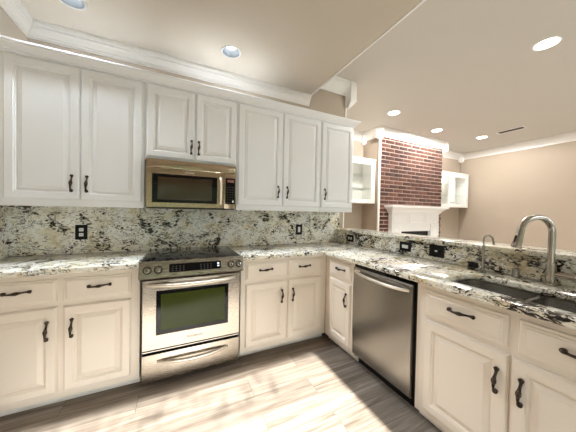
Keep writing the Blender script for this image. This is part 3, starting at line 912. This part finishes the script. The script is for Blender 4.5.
# ------------------------------------------------------------------ display cabinets beside the chimney
def display(label, x0, x1, y0):
    t = thing('display_cabinet', label, 'cabinet', (0, 0, 1.585))
    y1, z1 = YR-0.002, 0.965
    cs = MB()
    cs.box((x0, y0+0.02, 0), (x0+0.02, y1, z1)); cs.box((x1-0.02, y0+0.02, 0), (x1, y1, z1))
    cs.box((x0+0.02, y0+0.02, 0), (x1-0.02, y1, 0.025)); cs.box((x0+0.02, y0+0.02, z1-0.03), (x1-0.02, y1, z1))
    cs.box((x0+0.02, y1-0.012, 0.025), (x1-0.02, y1, z1-0.03))
    cs.box((x0-0.0, y0-0.014, z1-0.035), (x1+0.0, y0+0.02, z1), 0.004)
    cs.build('carcass', 'trim', t, 20)
    for z in (0.33, 0.62):
        MB().box((x0+0.021, y0+0.05, z), (x1-0.021, y1-0.013, z+0.012)).build('shelf', 'glass', t, 0)
    xm = (x0+x1)/2
    pk = MB().lathe([(0.035, 0), (0.035, -0.012), (0.028, -0.014), (0.004, -0.014)], (xm, y0+0.2, z1-0.0305), 20).build('fill_puck', 'bulb', t, 40)  # puck added to brighten the cabinet interior, no such fitting known
    ld = bpy.data.lights.new('fill_puck_lamp', 'POINT'); ld.energy = 1.6; ld.shadow_soft_size = 0.03; ld.color = (1.0, 0.95, 0.88)  # added fill light inside the cabinet
    lo = bpy.data.objects.new('lamp_light', ld); COL.objects.link(lo); lo.parent = t; lo.location = (xm, y0+0.2, z1-0.09)
    for a, b, hs in ((x0, xm-0.002, 1), (xm+0.002, x1, -1)):
        d = MB()
        fw = 0.115
        d.box((a, y0, 0), (a+fw, y0+0.019, z1-0.04)); d.box((b-fw, y0, 0), (b, y0+0.019, z1-0.04))
        d.box((a+fw, y0, 0), (b-fw, y0+0.019, 0.085)); d.box((a+fw, y0, z1-0.13), (b-fw, y0+0.019, z1-0.04))
        do = d.build('glass_door', 'trim', t, 0)
        MB().box((a+fw, y0+0.008, 0.085), (b-fw, y0+0.012, z1-0.13)).build('pane', 'glass', do, 0)
        hx = b-0.05 if hs > 0 else a+0.05
        MB().lathe([(0.012, 0), (0.006, 0.004), (0.006, 0.014), (0.013, 0.018), (0.011, 0.026), (0.004, 0.028)], (hx, y0, 0.12), 14, 'y').build('knob', 'bronze', do, 40)
    return t
display('white glass-door display cabinet left of the brick chimney', 2.60, 4.185, 1.13)
display('white glass-door display cabinet right of the brick chimney', 6.355, 7.91, 1.20)

# ------------------------------------------------------------------ recessed lights and vent
def can(label, x, y, zc, r, glow, group, deep):
    t = thing('recessed_light', label, 'ceiling light', (x, y, zc), 0, group)
    MB().lathe([(r, -0.0005), (r+0.016, -0.0005), (r+0.014, -0.006), (r+0.004, -0.008), (r, -0.004)], (0, 0, 0), 36, 'z', False, False).build('trim_ring', 'white', t, 40)
    if deep:
        MB().lathe([(r-0.0005, -0.004), (r-0.004, 0.02), (r*0.90, 0.060), (r*0.86, 0.062)], (0, 0, 0), 36, 'z', False, False).build('reflector', 'reflector', t, 40)
        MB().lathe([(r*0.87, 0.061), (r*0.87, 0.085), (0.004, 0.088)], (0, 0, 0), 36, 'z', False, True).build('baffle', 'baffle', t, 40)
        MB().lathe([(r*0.74, 0.078), (r*0.74, 0.058), (r*0.6, 0.048), (r*0.3, 0.042), (0.004, 0.041)], (0, 0, 0), 36, 'z', False, True).build('bulb', glow, t, 60)
    else:
        MB().lathe([(r-0.001, -0.003), (r*0.8, -0.0042), (0.004, -0.005)], (0, 0, 0), 36).build('lens', glow, t, 60)
    ld = bpy.data.lights.new('recessed_lamp', 'SPOT')
    ld.energy = CAN_POWER_KITCHEN if deep else CAN_POWER
    ld.spot_size = math.radians(178 if not deep else 112); ld.spot_blend = 0.12 if not deep else 0.6
    ld.shadow_soft_size = 0.06
    ld.color = (1.0, 0.97, 0.94) if not deep else (0.82, 0.91, 1.0)
    lo = bpy.data.objects.new('lamp_light', ld)
    COL.objects.link(lo); lo.parent = t; lo.location = (0, 0, -0.02 if not deep else 0.0)
    return t
can('recessed downlight in the kitchen ceiling above the left wall cabinet', *CANS[0], ZK, CAN_R, 'bulbcool', None, True)
can('recessed downlight in the kitchen ceiling above the microwave', *CANS[1], ZK, CAN_R, 'bulbcool', None, True)
can('round recessed living room light nearest the kitchen wall, left of the chimney', 3.82, 0.371, ZL, 0.095, 'bulb', None, False)
can('round recessed living room light directly in front of the chimney', 5.384, 0.564, ZL, 0.095, 'bulb', None, False)
can('round recessed living room light between the chimney and the ceiling vent', 6.749, 0.357, ZL, 0.095, 'bulb', None, False)
can('largest round recessed light, above the bar ledge far from the chimney', 3.784, -1.604, ZL, 0.095, 'bulb', None, False)
vt = thing('ceiling_vent', 'small rectangular white air vent with dark slots in the living room ceiling', 'vent', (6.71, -0.19, ZL))
frame_v = MB()
frame_v.box((-0.10, -0.24, -0.010), (-0.07, 0.24, -0.0005)); frame_v.box((0.07, -0.24, -0.010), (0.10, 0.24, -0.0005))
frame_v.box((-0.07, -0.24, -0.010), (0.07, -0.21, -0.0005)); frame_v.box((-0.07, 0.21, -0.010), (0.07, 0.24, -0.0005))
frame_v.build('frame', 'white', vt, 0)
MB().box((-0.069, -0.209, -0.003), (0.069, 0.209, -0.0005)).build('backing', 'ventdark', vt, 0)
sl = MB()
for i in range(5):
    x = -0.056+i*0.028
    sl.quad([(x-0.008, -0.209, -0.003), (x+0.004, -0.209, -0.010), (x+0.004, 0.209, -0.010), (x-0.008, 0.209, -0.003)])
sl.build('louvres', 'ventdark', vt, 0)
